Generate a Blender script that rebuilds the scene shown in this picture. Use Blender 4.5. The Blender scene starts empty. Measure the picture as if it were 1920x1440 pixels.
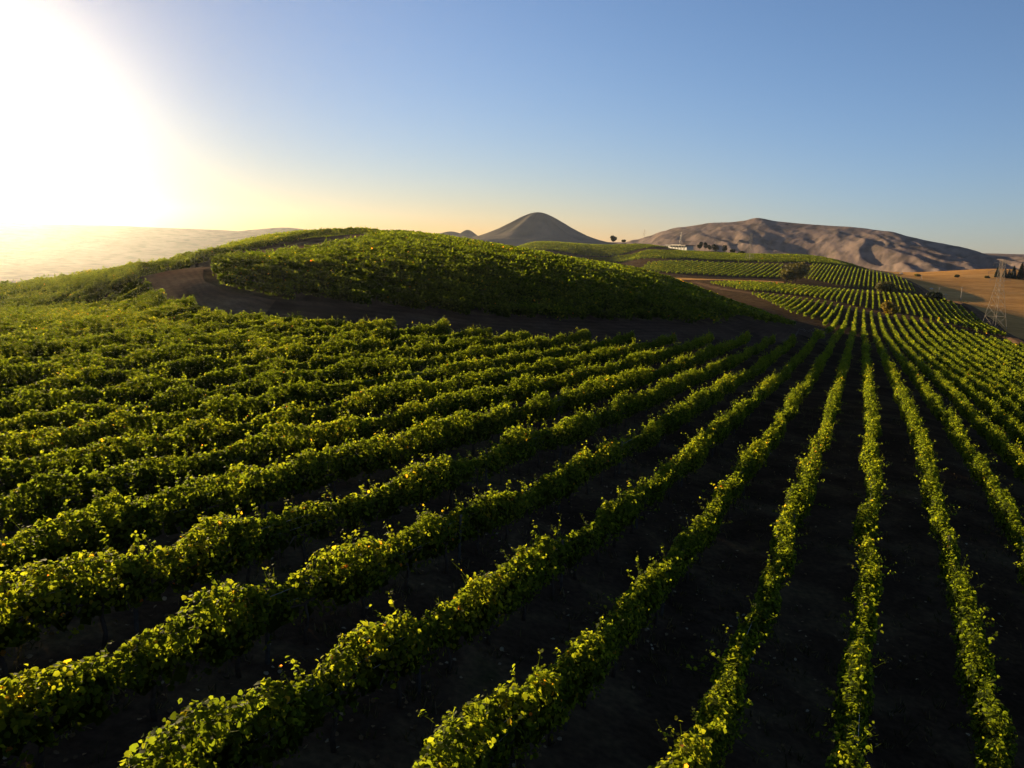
import bpy, math, random
import numpy as np
R = math.radians
C = bpy.context.scene.collection
scene = bpy.context.scene

# ------------------------------------------------------------------ camera, sky, sun, exposure
H = 10.3                                   # camera height over the ground below it
FPX, YH, ROLL = 1461., 462., 1.8           # focal length in photo pixels, horizon row, roll
_p = math.atan((720-YH)/FPX); _ro = R(ROLL)
_r0 = np.array([1., 0, 0]); FWD = np.array([0, math.cos(_p), -math.sin(_p)]); _u0 = np.array([0, math.sin(_p), math.cos(_p)])
RGT = math.cos(_ro)*_r0 + math.sin(_ro)*_u0
UPV = math.cos(_ro)*_u0 - math.sin(_ro)*_r0
from mathutils import Matrix
cam_data = bpy.data.cameras.new('camera'); cam = bpy.data.objects.new('camera', cam_data); C.objects.link(cam)
cam_data.sensor_fit = 'HORIZONTAL'; cam_data.sensor_width = 36.0; cam_data.lens = 36.0*FPX/1920.
cam_data.clip_start = 0.1; cam_data.clip_end = 30000
cam.matrix_world = Matrix(((RGT[0], UPV[0], -FWD[0], 0), (RGT[1], UPV[1], -FWD[1], 0), (RGT[2], UPV[2], -FWD[2], H), (0, 0, 0, 1)))
scene.camera = cam

SUN_AZ, SUN_EL = R(-35.5), R(9.2)          # azimuth from +Y towards +X, elevation
SUN_DIR = (math.sin(SUN_AZ)*math.cos(SUN_EL), math.cos(SUN_AZ)*math.cos(SUN_EL), math.sin(SUN_EL))
sun_data = bpy.data.lights.new('sun', 'SUN'); sun = bpy.data.objects.new('sun', sun_data); C.objects.link(sun)
sun_data.energy = 5.0; sun_data.angle = R(0.5); sun_data.color = (1.0, 0.76, 0.42)
from mathutils import Vector
sun.rotation_euler = Vector(SUN_DIR).to_track_quat('Z', 'Y').to_euler()

world = bpy.data.worlds.new('World'); scene.world = world; world.use_nodes = True
def build_world():
    nt = world.node_tree; N, L = nt.nodes, nt.links
    N.clear()
    out = N.new('ShaderNodeOutputWorld'); bg = N.new('ShaderNodeBackground')
    sky = N.new('ShaderNodeTexSky'); sky.sky_type = 'NISHITA'; sky.sun_disc = False
    sky.sun_elevation = SUN_EL; sky.sun_rotation = SUN_AZ
    sky.altitude = 100; sky.air_density = 0.75; sky.dust_density = 0.0; sky.ozone_density = 1.5
    bg.inputs['Strength'].default_value = 0.05
    # broad bright aureole of dusty air round the low sun (a radiance of the sky itself, by world direction)
    tc = N.new('ShaderNodeTexCoord')
    dot = N.new('ShaderNodeVectorMath'); dot.operation = 'DOT_PRODUCT'; dot.inputs[1].default_value = (math.sin(SUN_AZ)*math.cos(R(3.5)), math.cos(SUN_AZ)*math.cos(R(3.5)), math.sin(R(3.5)))
    nor = N.new('ShaderNodeVectorMath'); nor.operation = 'NORMALIZE'
    L.new(tc.outputs['Generated'], nor.inputs[0]); L.new(nor.outputs[0], dot.inputs[0])
    cl = N.new('ShaderNodeMath'); cl.operation = 'MAXIMUM'; cl.inputs[1].default_value = 0
    L.new(dot.outputs['Value'], cl.inputs[0])
    adds = []
    for powr, amp, col in ((110., 10.0, (1.0, .90, .78)), (9., 1.5, (1.0, .68, .44))):
        pw = N.new('ShaderNodeMath'); pw.operation = 'POWER'; pw.inputs[1].default_value = powr
        L.new(cl.outputs[0], pw.inputs[0])
        sc = N.new('ShaderNodeVectorMath'); sc.operation = 'SCALE'; sc.inputs[0].default_value = [c*amp for c in col]
        L.new(pw.outputs[0], sc.inputs['Scale']); adds.append(sc)
    a1 = N.new('ShaderNodeVectorMath'); a1.operation = 'ADD'; a2 = N.new('ShaderNodeVectorMath'); a2.operation = 'ADD'
    L.new(adds[0].outputs[0], a1.inputs[0]); L.new(adds[1].outputs[0], a1.inputs[1])
    # the air near the horizon: dusty and warm towards the sun, paler and greyer away from it
    sep = N.new('ShaderNodeSeparateXYZ'); L.new(nor.outputs[0], sep.inputs[0])
    el = N.new('ShaderNodeMath'); el.operation = 'MULTIPLY'; el.inputs[1].default_value = -1/.12; L.new(sep.outputs['Z'], el.inputs[0])
    ex = N.new('ShaderNodeMath'); ex.operation = 'EXPONENT'; ex.use_clamp = True; L.new(el.outputs[0], ex.inputs[0])
    far = N.new('ShaderNodeMapRange'); far.interpolation_type = 'SMOOTHSTEP'; far.inputs['From Min'].default_value = .45; far.inputs['From Max'].default_value = .88
    L.new(dot.outputs['Value'], far.inputs['Value'])
    hz = N.new('ShaderNodeMix'); hz.data_type = 'RGBA'; hz.inputs['A'].default_value = (.62, .58, .74, 1); hz.inputs['B'].default_value = (.92, .52, .28, 1)
    L.new(far.outputs['Result'], hz.inputs['Factor'])
    tint = N.new('ShaderNodeMix'); tint.data_type = 'RGBA'; tint.inputs['A'].default_value = (.98, 1.05, 1.22, 1)
    L.new(ex.outputs[0], tint.inputs['Factor']); L.new(hz.outputs['Result'], tint.inputs['B'])
    mul = N.new('ShaderNodeVectorMath'); mul.operation = 'MULTIPLY'
    L.new(sky.outputs[0], mul.inputs[0]); L.new(tint.outputs['Result'], mul.inputs[1]); L.new(mul.outputs[0], a2.inputs[0])
    L.new(a1.outputs[0], a2.inputs[1])
    pn = N.new('ShaderNodeMath'); pn.operation = 'POWER'; pn.inputs[1].default_value = 18.; L.new(cl.outputs[0], pn.inputs[0])
    dim = N.new('ShaderNodeMapRange'); dim.inputs['To Min'].default_value = 1.0; dim.inputs['To Max'].default_value = .5; L.new(pn.outputs[0], dim.inputs['Value'])
    dm = N.new('ShaderNodeVectorMath'); dm.operation = 'SCALE'; L.new(mul.outputs[0], dm.inputs[0]); L.new(dim.outputs['Result'], dm.inputs['Scale']); L.new(dm.outputs[0], a2.inputs[0])
    L.new(a2.outputs[0], bg.inputs['Color']); L.new(bg.outputs[0], out.inputs['Surface'])
build_world()
scene.view_settings.view_transform = 'Standard'; scene.view_settings.look = 'None'
scene.view_settings.exposure = 1.32; scene.view_settings.gamma = 1.0; scene.view_settings.use_curve_mapping = False
scene.cycles.use_denoising = True
scene.cycles.max_bounces = 6; scene.cycles.diffuse_bounces = 3; scene.cycles.transmission_bounces = 4; scene.cycles.volume_bounces = 0
scene.cycles.use_adaptive_sampling = True; scene.cycles.adaptive_threshold = 0.02

# ------------------------------------------------------------------ helpers
def at(u, v, y, dz=0.):
    """world-relative point (camera at the origin) seen at photo pixel u,v at depth y: used to survey the terrain"""
    d = FWD + (u-960)/FPX*RGT - (v-720)/FPX*UPV
    p = d*(y/d[1]); return (p[0], p[1], p[2]+dz)

def tag(o, label=None, cat=None, group=None, kind=None):
    if label: o['label'] = label
    if cat: o['category'] = cat
    if group: o['group'] = group
    if kind: o['kind'] = kind
    return o

def empty(name, loc=(0, 0, 0), rz=0.):
    o = bpy.data.objects.new(name, None); C.objects.link(o); o.location = loc; o.rotation_euler = (0, 0, rz)
    o.empty_display_size = 0.5
    return o

def link_mesh(name, me, parent=None, mat=None):
    o = bpy.data.objects.new(name, me); C.objects.link(o)
    if mat is not None and not me.materials: me.materials.append(mat)
    if parent is not None: o.parent = parent
    return o

def np_mesh(name, verts, faces_list, mat, smooth=False, tint=None):
    """faces_list: arrays of (n,k) vertex indices; tint: one float per face, in the order of faces_list"""
    me = bpy.data.meshes.new(name)
    verts = np.asarray(verts, np.float32); me.vertices.add(len(verts)); me.vertices.foreach_set('co', verts.ravel())
    loops = np.concatenate([f.ravel() for f in faces_list]).astype(np.int32)
    tot = np.concatenate([np.full(len(f), f.shape[1]) for f in faces_list]).astype(np.int32)
    start = np.concatenate([[0], np.cumsum(tot)[:-1]]).astype(np.int32)
    me.loops.add(len(loops)); me.loops.foreach_set('vertex_index', loops)
    me.polygons.add(len(tot)); me.polygons.foreach_set('loop_start', start)
    if smooth: me.polygons.foreach_set('use_smooth', np.ones(len(tot), bool))
    me.update(calc_edges=True)
    if tint is not None:
        at_ = me.attributes.new('tint', 'FLOAT', 'FACE'); at_.data.foreach_set('value', np.asarray(tint, np.float32))
    me.materials.append(mat)
    return me

class MB:
    """collects boxes, bars and tubes into one mesh"""
    def __init__(s): s.v = []; s.f = []
    def add(s, vs, fs):
        n = len(s.v); s.v += [tuple(v) for v in vs]; s.f += [tuple(i+n for i in f) for f in fs]
    def box(s, cx, cy, cz, sx, sy, sz):
        x, y, z = sx/2, sy/2, sz/2
        s.add([(cx+a*x, cy+b*y, cz+c*z) for a in (-1, 1) for b in (-1, 1) for c in (-1, 1)],
              [(0, 1, 3, 2), (4, 6, 7, 5), (0, 4, 5, 1), (2, 3, 7, 6), (0, 2, 6, 4), (1, 5, 7, 3)])
    def tube(s, pts, radii, n=6, cap=True):
        pts = [Vector(p) for p in pts]; m = len(pts); vs = []
        for i, p in enumerate(pts):
            d = (pts[min(i+1, m-1)]-pts[max(i-1, 0)]).normalized()
            a = d.orthogonal().normalized() if i == 0 else (a-d*a.dot(d)).normalized()
            b = d.cross(a); r = radii[i] if hasattr(radii, '__len__') else radii
            vs += [p+(a*math.cos(2*math.pi*k/n)+b*math.sin(2*math.pi*k/n))*r for k in range(n)]
        fs = [(i*n+k, i*n+(k+1) % n, (i+1)*n+(k+1) % n, (i+1)*n+k) for i in range(m-1) for k in range(n)]
        if cap: fs += [tuple(range(n-1, -1, -1)), tuple((m-1)*n+k for k in range(n))]
        s.add(vs, fs)
    def mesh(s, name, mat, smooth=False):
        me = bpy.data.meshes.new(name); me.from_pydata(s.v, [], s.f); me.materials.append(mat)
        if smooth:
            for p in me.polygons: p.use_smooth = True
        return me
    def build(s, name, mat, parent=None, smooth=False):
        return link_mesh(name, s.mesh(name, mat, smooth), parent)

# ------------------------------------------------------------------ materials
def new_mat(name):
    m = bpy.data.materials.new(name); m.use_nodes = True; nt = m.node_tree; nt.nodes.clear()
    return m, nt, nt.nodes, nt.links

def ramp(N, stops):
    r = N.new('ShaderNodeValToRGB'); e = r.color_ramp.elements
    while len(e) < len(stops): e.new(0.5)
    for i, (p, c) in enumerate(stops): e[i].position = p; e[i].color = (*c, 1)
    return r

def leaf_material(name, stops, trans=0.5, boost=1.7, gloss=0.12):
    m, nt, N, L = new_mat(name)
    out = N.new('ShaderNodeOutputMaterial'); att = N.new('ShaderNodeAttribute'); att.attribute_name = 'tint'
    r = ramp(N, stops); L.new(att.outputs['Fac'], r.inputs['Fac'])
    pb = N.new('ShaderNodeBsdfPrincipled'); pb.inputs['Roughness'].default_value = 0.65
    pb.inputs['Specular IOR Level'].default_value = gloss
    L.new(r.outputs['Color'], pb.inputs['Base Color'])
    mul = N.new('ShaderNodeVectorMath'); mul.operation = 'MULTIPLY'; mul.inputs[1].default_value = (boost*1.12, boost, boost*.55)
    L.new(r.outputs['Color'], mul.inputs[0])
    tr = N.new('ShaderNodeBsdfTranslucent'); L.new(mul.outputs[0], tr.inputs['Color'])
    mx = N.new('ShaderNodeMixShader'); mx.inputs['Fac'].default_value = trans
    L.new(pb.outputs[0], mx.inputs[1]); L.new(tr.outputs[0], mx.inputs[2]); L.new(mx.outputs[0], out.inputs['Surface'])
    return m

def noise_material(name, stops, scale=0.3, detail=8, rough=0.9, bump=0.0, bump_scale=3.0, scale2=None, stops2=None, stretch=None, distort=0.4, ruts=False):
    """two layers of noise over object-space position, for soil, grass and rock"""
    m, nt, N, L = new_mat(name)
    out = N.new('ShaderNodeOutputMaterial'); pb = N.new('ShaderNodeBsdfPrincipled')
    pb.inputs['Roughness'].default_value = rough; pb.inputs['Specular IOR Level'].default_value = 0.0 if rough > .8 else .3
    tc = N.new('ShaderNodeTexCoord'); vec = tc.outputs['Object']
    if stretch:
        mp = N.new('ShaderNodeMapping'); mp.inputs['Scale'].default_value = stretch[:3]; mp.inputs['Rotation'].default_value = (0, 0, stretch[3])
        L.new(vec, mp.inputs['Vector']); vec = mp.outputs[0]
    n1 = N.new('ShaderNodeTexNoise'); n1.inputs['Scale'].default_value = scale; n1.inputs['Detail'].default_value = detail
    n1.inputs['Roughness'].default_value = 0.62; n1.inputs['Distortion'].default_value = distort; L.new(vec, n1.inputs['Vector'])
    r1 = ramp(N, stops); L.new(n1.outputs['Fac'], r1.inputs['Fac']); col = r1.outputs['Color']
    if stops2:
        n2 = N.new('ShaderNodeTexNoise'); n2.inputs['Scale'].default_value = scale2; n2.inputs['Detail'].default_value = 6
        L.new(vec, n2.inputs['Vector']); r2 = ramp(N, stops2); L.new(n2.outputs['Fac'], r2.inputs['Fac'])
        mx = N.new('ShaderNodeMix'); mx.data_type = 'RGBA'; mx.blend_type = 'MULTIPLY'; mx.inputs['Factor'].default_value = 1
        L.new(col, mx.inputs['A']); L.new(r2.outputs['Color'], mx.inputs['B']); col = mx.outputs['Result']
    if ruts:                                   # paired wheel ruts worn along the track, a paler crown between them
        at_ = N.new('ShaderNodeAttribute'); at_.attribute_name = 'across'
        wob = N.new('ShaderNodeMath'); wob.operation = 'MULTIPLY_ADD'; wob.inputs[1].default_value = 1.6; L.new(n1.outputs['Fac'], wob.inputs[0]); L.new(at_.outputs['Fac'], wob.inputs[2])
        sn = N.new('ShaderNodeMath'); sn.operation = 'MULTIPLY'; sn.inputs[1].default_value = 3.2; L.new(wob.outputs[0], sn.inputs[0])
        cs = N.new('ShaderNodeMath'); cs.operation = 'SINE'; L.new(sn.outputs[0], cs.inputs[0])
        rr = ramp(N, [(0.0, (.72, .70, .68)), (.45, (1, 1, 1)), (1.0, (1.25, 1.2, 1.1))])
        mr = N.new('ShaderNodeMapRange'); mr.inputs['From Min'].default_value = -1; L.new(cs.outputs[0], mr.inputs['Value']); L.new(mr.outputs['Result'], rr.inputs['Fac'])
        m3 = N.new('ShaderNodeMix'); m3.data_type = 'RGBA'; m3.blend_type = 'MULTIPLY'; m3.inputs['Factor'].default_value = .4
        L.new(col, m3.inputs['A']); L.new(rr.outputs['Color'], m3.inputs['B']); col = m3.outputs['Result']
    L.new(col, pb.inputs['Base Color'])
    if bump:
        n3 = N.new('ShaderNodeTexNoise'); n3.inputs['Scale'].default_value = bump_scale; n3.inputs['Detail'].default_value = 8
        L.new(tc.outputs['Object'], n3.inputs['Vector'])
        b = N.new('ShaderNodeBump'); b.inputs['Strength'].default_value = 1.0; b.inputs['Distance'].default_value = bump
        L.new(n3.outputs['Fac'], b.inputs['Height']); L.new(b.outputs[0], pb.inputs['Normal'])
    L.new(pb.outputs[0], out.inputs['Surface'])
    return m

def plain_material(name, col, rough=0.6, metal=0., var=0.25, scale=4.):
    return noise_material(name, [(0.3, [c*(1-var) for c in col]), (0.7, [c*(1+var) for c in col])], scale=scale, rough=rough)

M = dict(
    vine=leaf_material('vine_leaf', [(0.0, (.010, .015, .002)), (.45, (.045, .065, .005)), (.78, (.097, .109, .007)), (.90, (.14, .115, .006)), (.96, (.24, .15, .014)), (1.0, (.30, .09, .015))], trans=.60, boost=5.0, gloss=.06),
    tree=leaf_material('tree_leaf', [(0.0, (.03, .036, .010)), (.6, (.09, .085, .022)), (1.0, (.17, .14, .04))], trans=.35, boost=1.5),
    yellow=leaf_material('yellow_leaf', [(0.0, (.07, .06, .010)), (.6, (.20, .15, .018)), (1.0, (.32, .22, .03))], trans=.45, boost=1.4),
    pine=leaf_material('conifer_needles', [(0.0, (.008, .014, .007)), (1.0, (.03, .042, .016))], trans=.15, boost=1.2, gloss=.1),
    dry_leaf=leaf_material('dry_leaf', [(0.0, (.10, .06, .025)), (.6, (.22, .14, .06)), (1.0, (.40, .34, .22))], trans=.2, boost=1.2),
    bark=noise_material('bark', [(.3, (.045, .030, .020)), (.7, (.11, .08, .055))], scale=9., bump=.01, bump_scale=30.),
    wood=noise_material('weathered_wood', [(.3, (.05, .04, .03)), (.7, (.12, .10, .08))], scale=6.),
    steel=plain_material('galvanised_steel', (.30, .23, .16), rough=.5, var=.12),
    wire=plain_material('wire', (.30, .28, .25), rough=.7, var=.05),
    soil=noise_material('vineyard_soil', [(.30, (.036, .024, .015)), (.50, (.070, .045, .027)), (.62, (.115, .080, .042)), (.75, (.055, .055, .022))], scale=.35, bump=.06, bump_scale=5., scale2=6., stops2=[(.3, (.6, .6, .6)), (.7, (1.15, 1.1, 1.05))]),
    road=noise_material('dirt_road', [(.30, (.085, .050, .030)), (.55, (.14, .085, .051)), (.75, (.21, .135, .084))], scale=.25, bump=.05, bump_scale=3., scale2=3., stops2=[(.3, (.75, .75, .75)), (.7, (1.1, 1.1, 1.1))], ruts=True),
    road_shaded=noise_material('shaded_dirt_road', [(.30, (.045, .028, .018)), (.55, (.075, .046, .030)), (.75, (.12, .078, .050))], scale=.25, bump=.05, bump_scale=3., scale2=3., stops2=[(.3, (.75, .75, .75)), (.7, (1.1, 1.1, 1.1))], ruts=True),  # same dirt as the clearing, shade at the hill foot painted into the colour
    weeds=leaf_material('weed_blades', [(0.0, (.03, .035, .012)), (.6, (.09, .075, .03)), (1.0, (.20, .15, .07))], trans=.3, boost=1.3),
    dry=noise_material('dry_grass', [(.30, (.38, .185, .055)), (.5, (.52, .265, .082)), (.7, (.60, .34, .12))], scale=.035, bump=.25, bump_scale=.6, stretch=(.55, 1.6, 1, R(20)), scale2=.3, stops2=[(.3, (.72, .70, .68)), (.7, (1.1, 1.1, 1.1))]),
    hill=noise_material('dry_hill', [(.32, (.165, .122, .108)), (.5, (.22, .162, .137)), (.7, (.275, .205, .168))], scale=.012, bump=2.5, bump_scale=.05, scale2=.05, stops2=[(.35, (.55, .58, .58)), (.55, (1.05, 1.03, 1.0))]),
    cone=noise_material('scrub_hill', [(.32, (.12, .11, .09)), (.5, (.18, .15, .12)), (.7, (.26, .20, .15))], scale=.015, bump=1.5, bump_scale=.06),
    wall=plain_material('white_plaster', (.36, .33, .28), var=.08),
    roof=plain_material('brown_roof', (.13, .08, .06), var=.2),
    dark=plain_material('dark_opening', (.03, .03, .035), var=.1),
    rock=noise_material('pale_rock', [(.3, (.35, .30, .24)), (.7, (.55, .50, .42))], scale=1.5, bump=.05),
)
# ------------------------------------------------------------------ terrain surveyed from the photo (heights relative to the camera)
near = np.array([-20.9,31.4,-6.96,-18.5,36.8,-7.06,-19.3,28.9,-7.15,-18.0,31.9,-7.24,-16.3,35.6,-7.15,-13.8,41.1,-7.34,-17.5,26.8,-7.36,-16.2,29.6,-7.60,-14.9,32.5,-7.47,-12.7,37.6,-7.71,-15.9,24.2,-7.37,-14.4,27.6,-7.46,-13.0,30.6,-7.69,-11.5,34.1,-7.74,-14.4,21.4,-7.44,-13.0,24.5,-7.56,-11.9,26.9,-7.64,-10.8,29.6,-7.62,-6.5,39.1,-8.06,-4.5,43.5,-8.29,-0.8,51.9,-8.86,3.7,62.0,-9.31,7.4,70.2,-9.69,-12.7,19.2,-7.26,-11.4,22.1,-7.28,-9.7,25.9,-7.53,-6.1,33.8,-7.82,-4.1,38.3,-8.19,-1.6,43.9,-8.60,1.2,50.1,-8.93,4.4,57.2,-9.36,-11.2,16.4,-7.18,-10.0,19.0,-7.33,-8.6,22.3,-7.48,-5.3,29.5,-8.07,-3.7,33.1,-8.22,-2.0,36.9,-8.28,1.1,43.7,-8.95,3.4,49.0,-9.07,7.6,58.4,-9.70,12.4,69.0,-10.30,18.7,83.3,-11.00,28.1,104.2,-12.27,-9.5,13.9,-7.07,-8.4,16.5,-7.31,-7.3,18.9,-7.50,-6.1,21.6,-7.81,-4.5,25.1,-7.89,-3.2,28.1,-8.24,-1.6,31.7,-8.42,0.1,35.4,-8.73,2.2,40.2,-9.00,4.4,45.0,-9.32,6.8,50.5,-9.65,10.1,57.9,-9.95,13.9,66.4,-10.42,19.2,78.2,-11.08,28.8,99.6,-12.02,37.4,118.9,-13.36,-7.9,11.4,-7.19,-6.7,14.1,-7.56,-5.5,16.8,-8.04,-4.3,19.5,-8.00,-3.1,22.1,-8.08,-1.7,25.4,-8.47,0.1,29.4,-8.60,1.6,32.7,-8.87,3.7,37.4,-9.36,5.7,41.9,-9.53,8.5,48.1,-9.89,11.7,55.3,-10.21,17.0,67.1,-10.93,23.2,81.0,-11.65,35.9,109.4,-13.06,45.5,130.8,-14.68,-6.2,9.1,-7.08,-5.1,11.7,-7.49,-3.8,14.6,-7.95,-2.5,17.4,-8.05,-1.4,19.9,-8.44,0.2,23.4,-8.63,2.2,27.8,-9.28,3.6,31.1,-9.40,5.3,34.9,-9.65,7.6,40.1,-9.79,10.8,47.1,-10.27,15.4,57.5,-11.14,20.4,68.5,-11.46,25.6,80.2,-12.25,37.0,105.8,-13.26,50.7,136.4,-15.51,-4.0,7.9,-7.33,-3.0,10.2,-7.82,-1.8,12.9,-8.15,-0.5,15.8,-8.60,0.8,18.7,-8.94,1.9,21.3,-9.24,3.7,25.2,-9.70,6.0,30.3,-10.07,8.7,36.3,-10.32,11.3,42.1,-10.56,15.3,51.0,-11.13,20.5,62.8,-11.72,29.1,81.9,-12.73,34.2,93.3,-13.14,46.0,119.8,-14.68,-0.9,8.9,-8.05,1.3,13.6,-8.98,2.8,17.1,-9.69,4.0,19.7,-9.81,5.5,23.2,-10.11,7.7,27.9,-10.36,10.6,34.5,-10.96,13.3,40.5,-11.43,17.2,49.1,-11.47,22.9,62.0,-12.30,26.8,70.8,-13.24,33.5,85.8,-13.39,40.1,100.4,-13.90,48.6,119.4,-14.72,9.8,14.2,-11.50,11.4,17.9,-10.53,13.3,22.1,-10.58,15.9,27.9,-10.10,18.9,34.6,-10.16,23.1,44.0,-10.47,26.5,51.6,-10.97,32.1,64.2,-11.91,37.1,75.4,-12.67,44.0,90.8,-13.81,58.1,122.2,-15.86,17.5,25.4,-11.39,20.8,32.7,-11.19,23.5,38.9,-11.16,27.3,47.2,-11.48,32.6,59.3,-12.11,41.1,78.2,-13.22,48.9,95.5,-14.36,58.4,116.8,-15.87,76.9,158.2,-18.14,26.7,39.9,-12.12,29.6,46.2,-12.35,34.3,56.9,-12.72,41.0,71.9,-13.84,51.6,95.5,-15.21,59.1,112.3,-16.24,69.1,134.6,-17.61,85.3,170.8,-19.63,35.6,53.7,-13.53,40.2,64.0,-13.97,46.8,78.7,-14.84,56.3,99.9,-16.19,63.9,117.0,-17.10,73.5,138.4,-18.17,87.2,169.0,-19.82]).reshape(-1, 3)
# (u,v,depth) on the ground or canopy top (dz)
CT=-1.7
ctrl=[]
def ctl(u,v,y,dz=0.,s=1.): ctrl.append(at(u,v,y,dz)+(s,))
# skyline of the near ridge (canopy tops) then falling away behind it
SK=[(0, 530.7, 92, 24),(100, 522.5, 102, 24),(200, 523.5, 114, 24),(300, 514.0, 130, 24),(380, 474.3, 148, 24),(460, 455.5, 172, 24),(560, 439.2, 192, 24),(640, 433.7, 204, 24),(690, 439.6, 222, 24),(800, 455.2, 234, 24),(900, 481.7, 245, 24),(1000, 493.4, 255, 26),(1100, 488.3, 262, 28),(1200, 505.7, 262, 30),(1300, 529.1, 248, 34),(1400, 570.7, 224, 40)]
for u,v,y,_ in SK:
    ctl(u,v,y,CT)
    x0,y0,z0=at(u,v,y,CT)
    for k,(f,dd) in enumerate(((1.25,9.),(1.6,21.))):
        if u>1250 and k==1: continue
        if u>1350: continue
        ctrl.append((x0*f,y0*f,z0*f-dd*0.55-1.0*0,1.))
# hill foot, along the far edge of the dirt road, and the clearing
for u,v,y in [(385,530,72),(520,560,72),(700,572,76),(900,592,82),(1100,602,92),(1300,610,106),(1480,613,128)]: ctl(u,v,y)
for u,v,y in [(270,520,78),(400,486,112),(480,472,128),(560,459,147),(640,447,170),(690,439,190)]: ctl(u,v,y)
for u,v,y in [(100,566,70),(0,585,58),(0,560,75),(200,564,68),(100,521,91),(200,508,94),(300,493,97),(370,482,100)]: ctl(u,v,y,CT)
# the valley blocks
for u,v,y in [(1630,590,288),(1560,577,300),(1470,562,330),(1380,549,380),(1700,590,290),(1780,612,255),(1840,632,235),
              (1630,551,400),(1500,538,440),(1350,528,470),(1770,566,360),(1720,556,400),
              (1370,523,520),(1280,517,540),(1370,496,660),(1240,492,660),(1480,497,640),(1560,541,470),(1600,505,620),(1700,535,520),
              (1270,467,890),(1340,471,890),(1410,475,890),(1300,472,840),(1370,476,840),(1526,481,800),(1590,494,760),(1640,511,720),(1180,488,760),
              (1000,474,720),(1200,476,760),(1000,456,880),(1200,459,900),
              (1900,640,225),(1850,612,290),(1750,552,500),(1900,570,470),(1800,517,850),(1915,518,850),(1700,515,850)]: ctl(u,v,y)
# beyond the last crests the land drops to the plain
far=[]
for az,r,z in [(-60,700,-62),(-35,520,-60),(-20,700,-62),(-8,800,-60),(-35,1000,-62),(-3,1500,-40),(5,1500,-40),(12,1500,-45),(20,1300,-45),(28,1300,-75),(36,1300,-80),(55,700,-60),(80,300,-40),(110,200,-30),(150,200,-12),(180,200,-4),(-150,200,-4),(-110,250,-14),(-85,250,-16),(-70,160,-11),(0,-0.1,0)][:-1]:
    a=np.radians(az); ctrl.append((r*np.sin(a),r*np.cos(a),z,1.))
for x,y,z in [(0,-30,-8.6),(-40,-40,-6.5),(40,-40,-12),(30,0,-12.3),(-40,10,-6.6),(-60,40,-6.6),(-70,0,-6.)]: ctrl.append((x,y,z,1.))
ctrl=np.array(ctrl)
allp=np.concatenate([np.c_[near,np.full(len(near),.06)],np.c_[ctrl[:,:3],0.004*ctrl[:,3]]])
SC=80.
def warp(x,y):
    r=np.hypot(x,y)+1e-9; g=SC*np.arcsinh(r/SC)/r
    return x*g/40,y*g/40
def tps_fit(P,lam):
    X,Y=warp(P[:,0],P[:,1]); n=len(P)
    d2=(X[:,None]-X)**2+(Y[:,None]-Y)**2
    K=0.5*d2*np.log(d2+1e-12)+np.diag(lam)
    A=np.zeros((n+3,n+3)); A[:n,:n]=K; Q=np.c_[np.ones(n),X,Y]; A[:n,n:]=Q; A[n:,:n]=Q.T
    b=np.zeros(n+3); b[:n]=P[:,2]
    return np.linalg.solve(A,b),X,Y
W,CX,CY=tps_fit(allp,allp[:,3])
def height(x,y):
    x=np.asarray(x,float); y=np.asarray(y,float); sh=x.shape; x=x.ravel(); y=y.ravel()
    out=np.empty(len(x)); n=len(CX)
    for s in range(0,len(x),20000):
        X,Y=warp(x[s:s+20000],y[s:s+20000])
        d2=(X[:,None]-CX)**2+(Y[:,None]-CY)**2
        out[s:s+20000]=(0.5*d2*np.log(d2+1e-12))@W[:n]+W[n]+W[n+1]*X+W[n+2]*Y
    return out.reshape(sh)

def smooth(a, b, x):
    t = np.clip((x-a)/(b-a), 0, 1); return t*t*(3-2*t)

_lat = np.random.RandomState(7).rand(256, 256)
def vnoise(x, y):
    """value noise in 0..1"""
    x = np.asarray(x, float); y = np.asarray(y, float)
    xi = np.floor(x).astype(int); yi = np.floor(y).astype(int); fx = x-xi; fy = y-yi
    fx = fx*fx*(3-2*fx); fy = fy*fy*(3-2*fy)
    g = lambda a, b: _lat[a & 255, b & 255]
    return (g(xi, yi)*(1-fx)+g(xi+1, yi)*fx)*(1-fy)+(g(xi, yi+1)*(1-fx)+g(xi+1, yi+1)*fx)*fy
def fbm(x, y, o=4):
    s = 0; a = .5
    for k in range(o): s = s+a*vnoise(x*2**k+17*k, y*2**k+5*k); a *= .5
    return s

def ground_z(x, y):
    """height of the ground in scene coordinates"""
    x = np.asarray(x, float); y = np.asarray(y, float)
    r = np.hypot(x, y); az = np.degrees(np.arctan2(x, y))
    far = -55+6*fbm(x/300+50, y/300+50)
    rim = (22+26*fbm(az/9+30, r*0+3, 4))*smooth(1350, 2050, r)
    far = far+(55+rim*.6-8)*smooth(1300, 2100, r)
    w = smooth(950, 1350, r)
    rr = np.minimum(r, 1500)/np.maximum(r, 1e-6)
    return height(x*rr, y*rr)*(1-w)+far*w+H+(fbm(x/7, y/7, 3)-.44)*.12*(r < 500)

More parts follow.
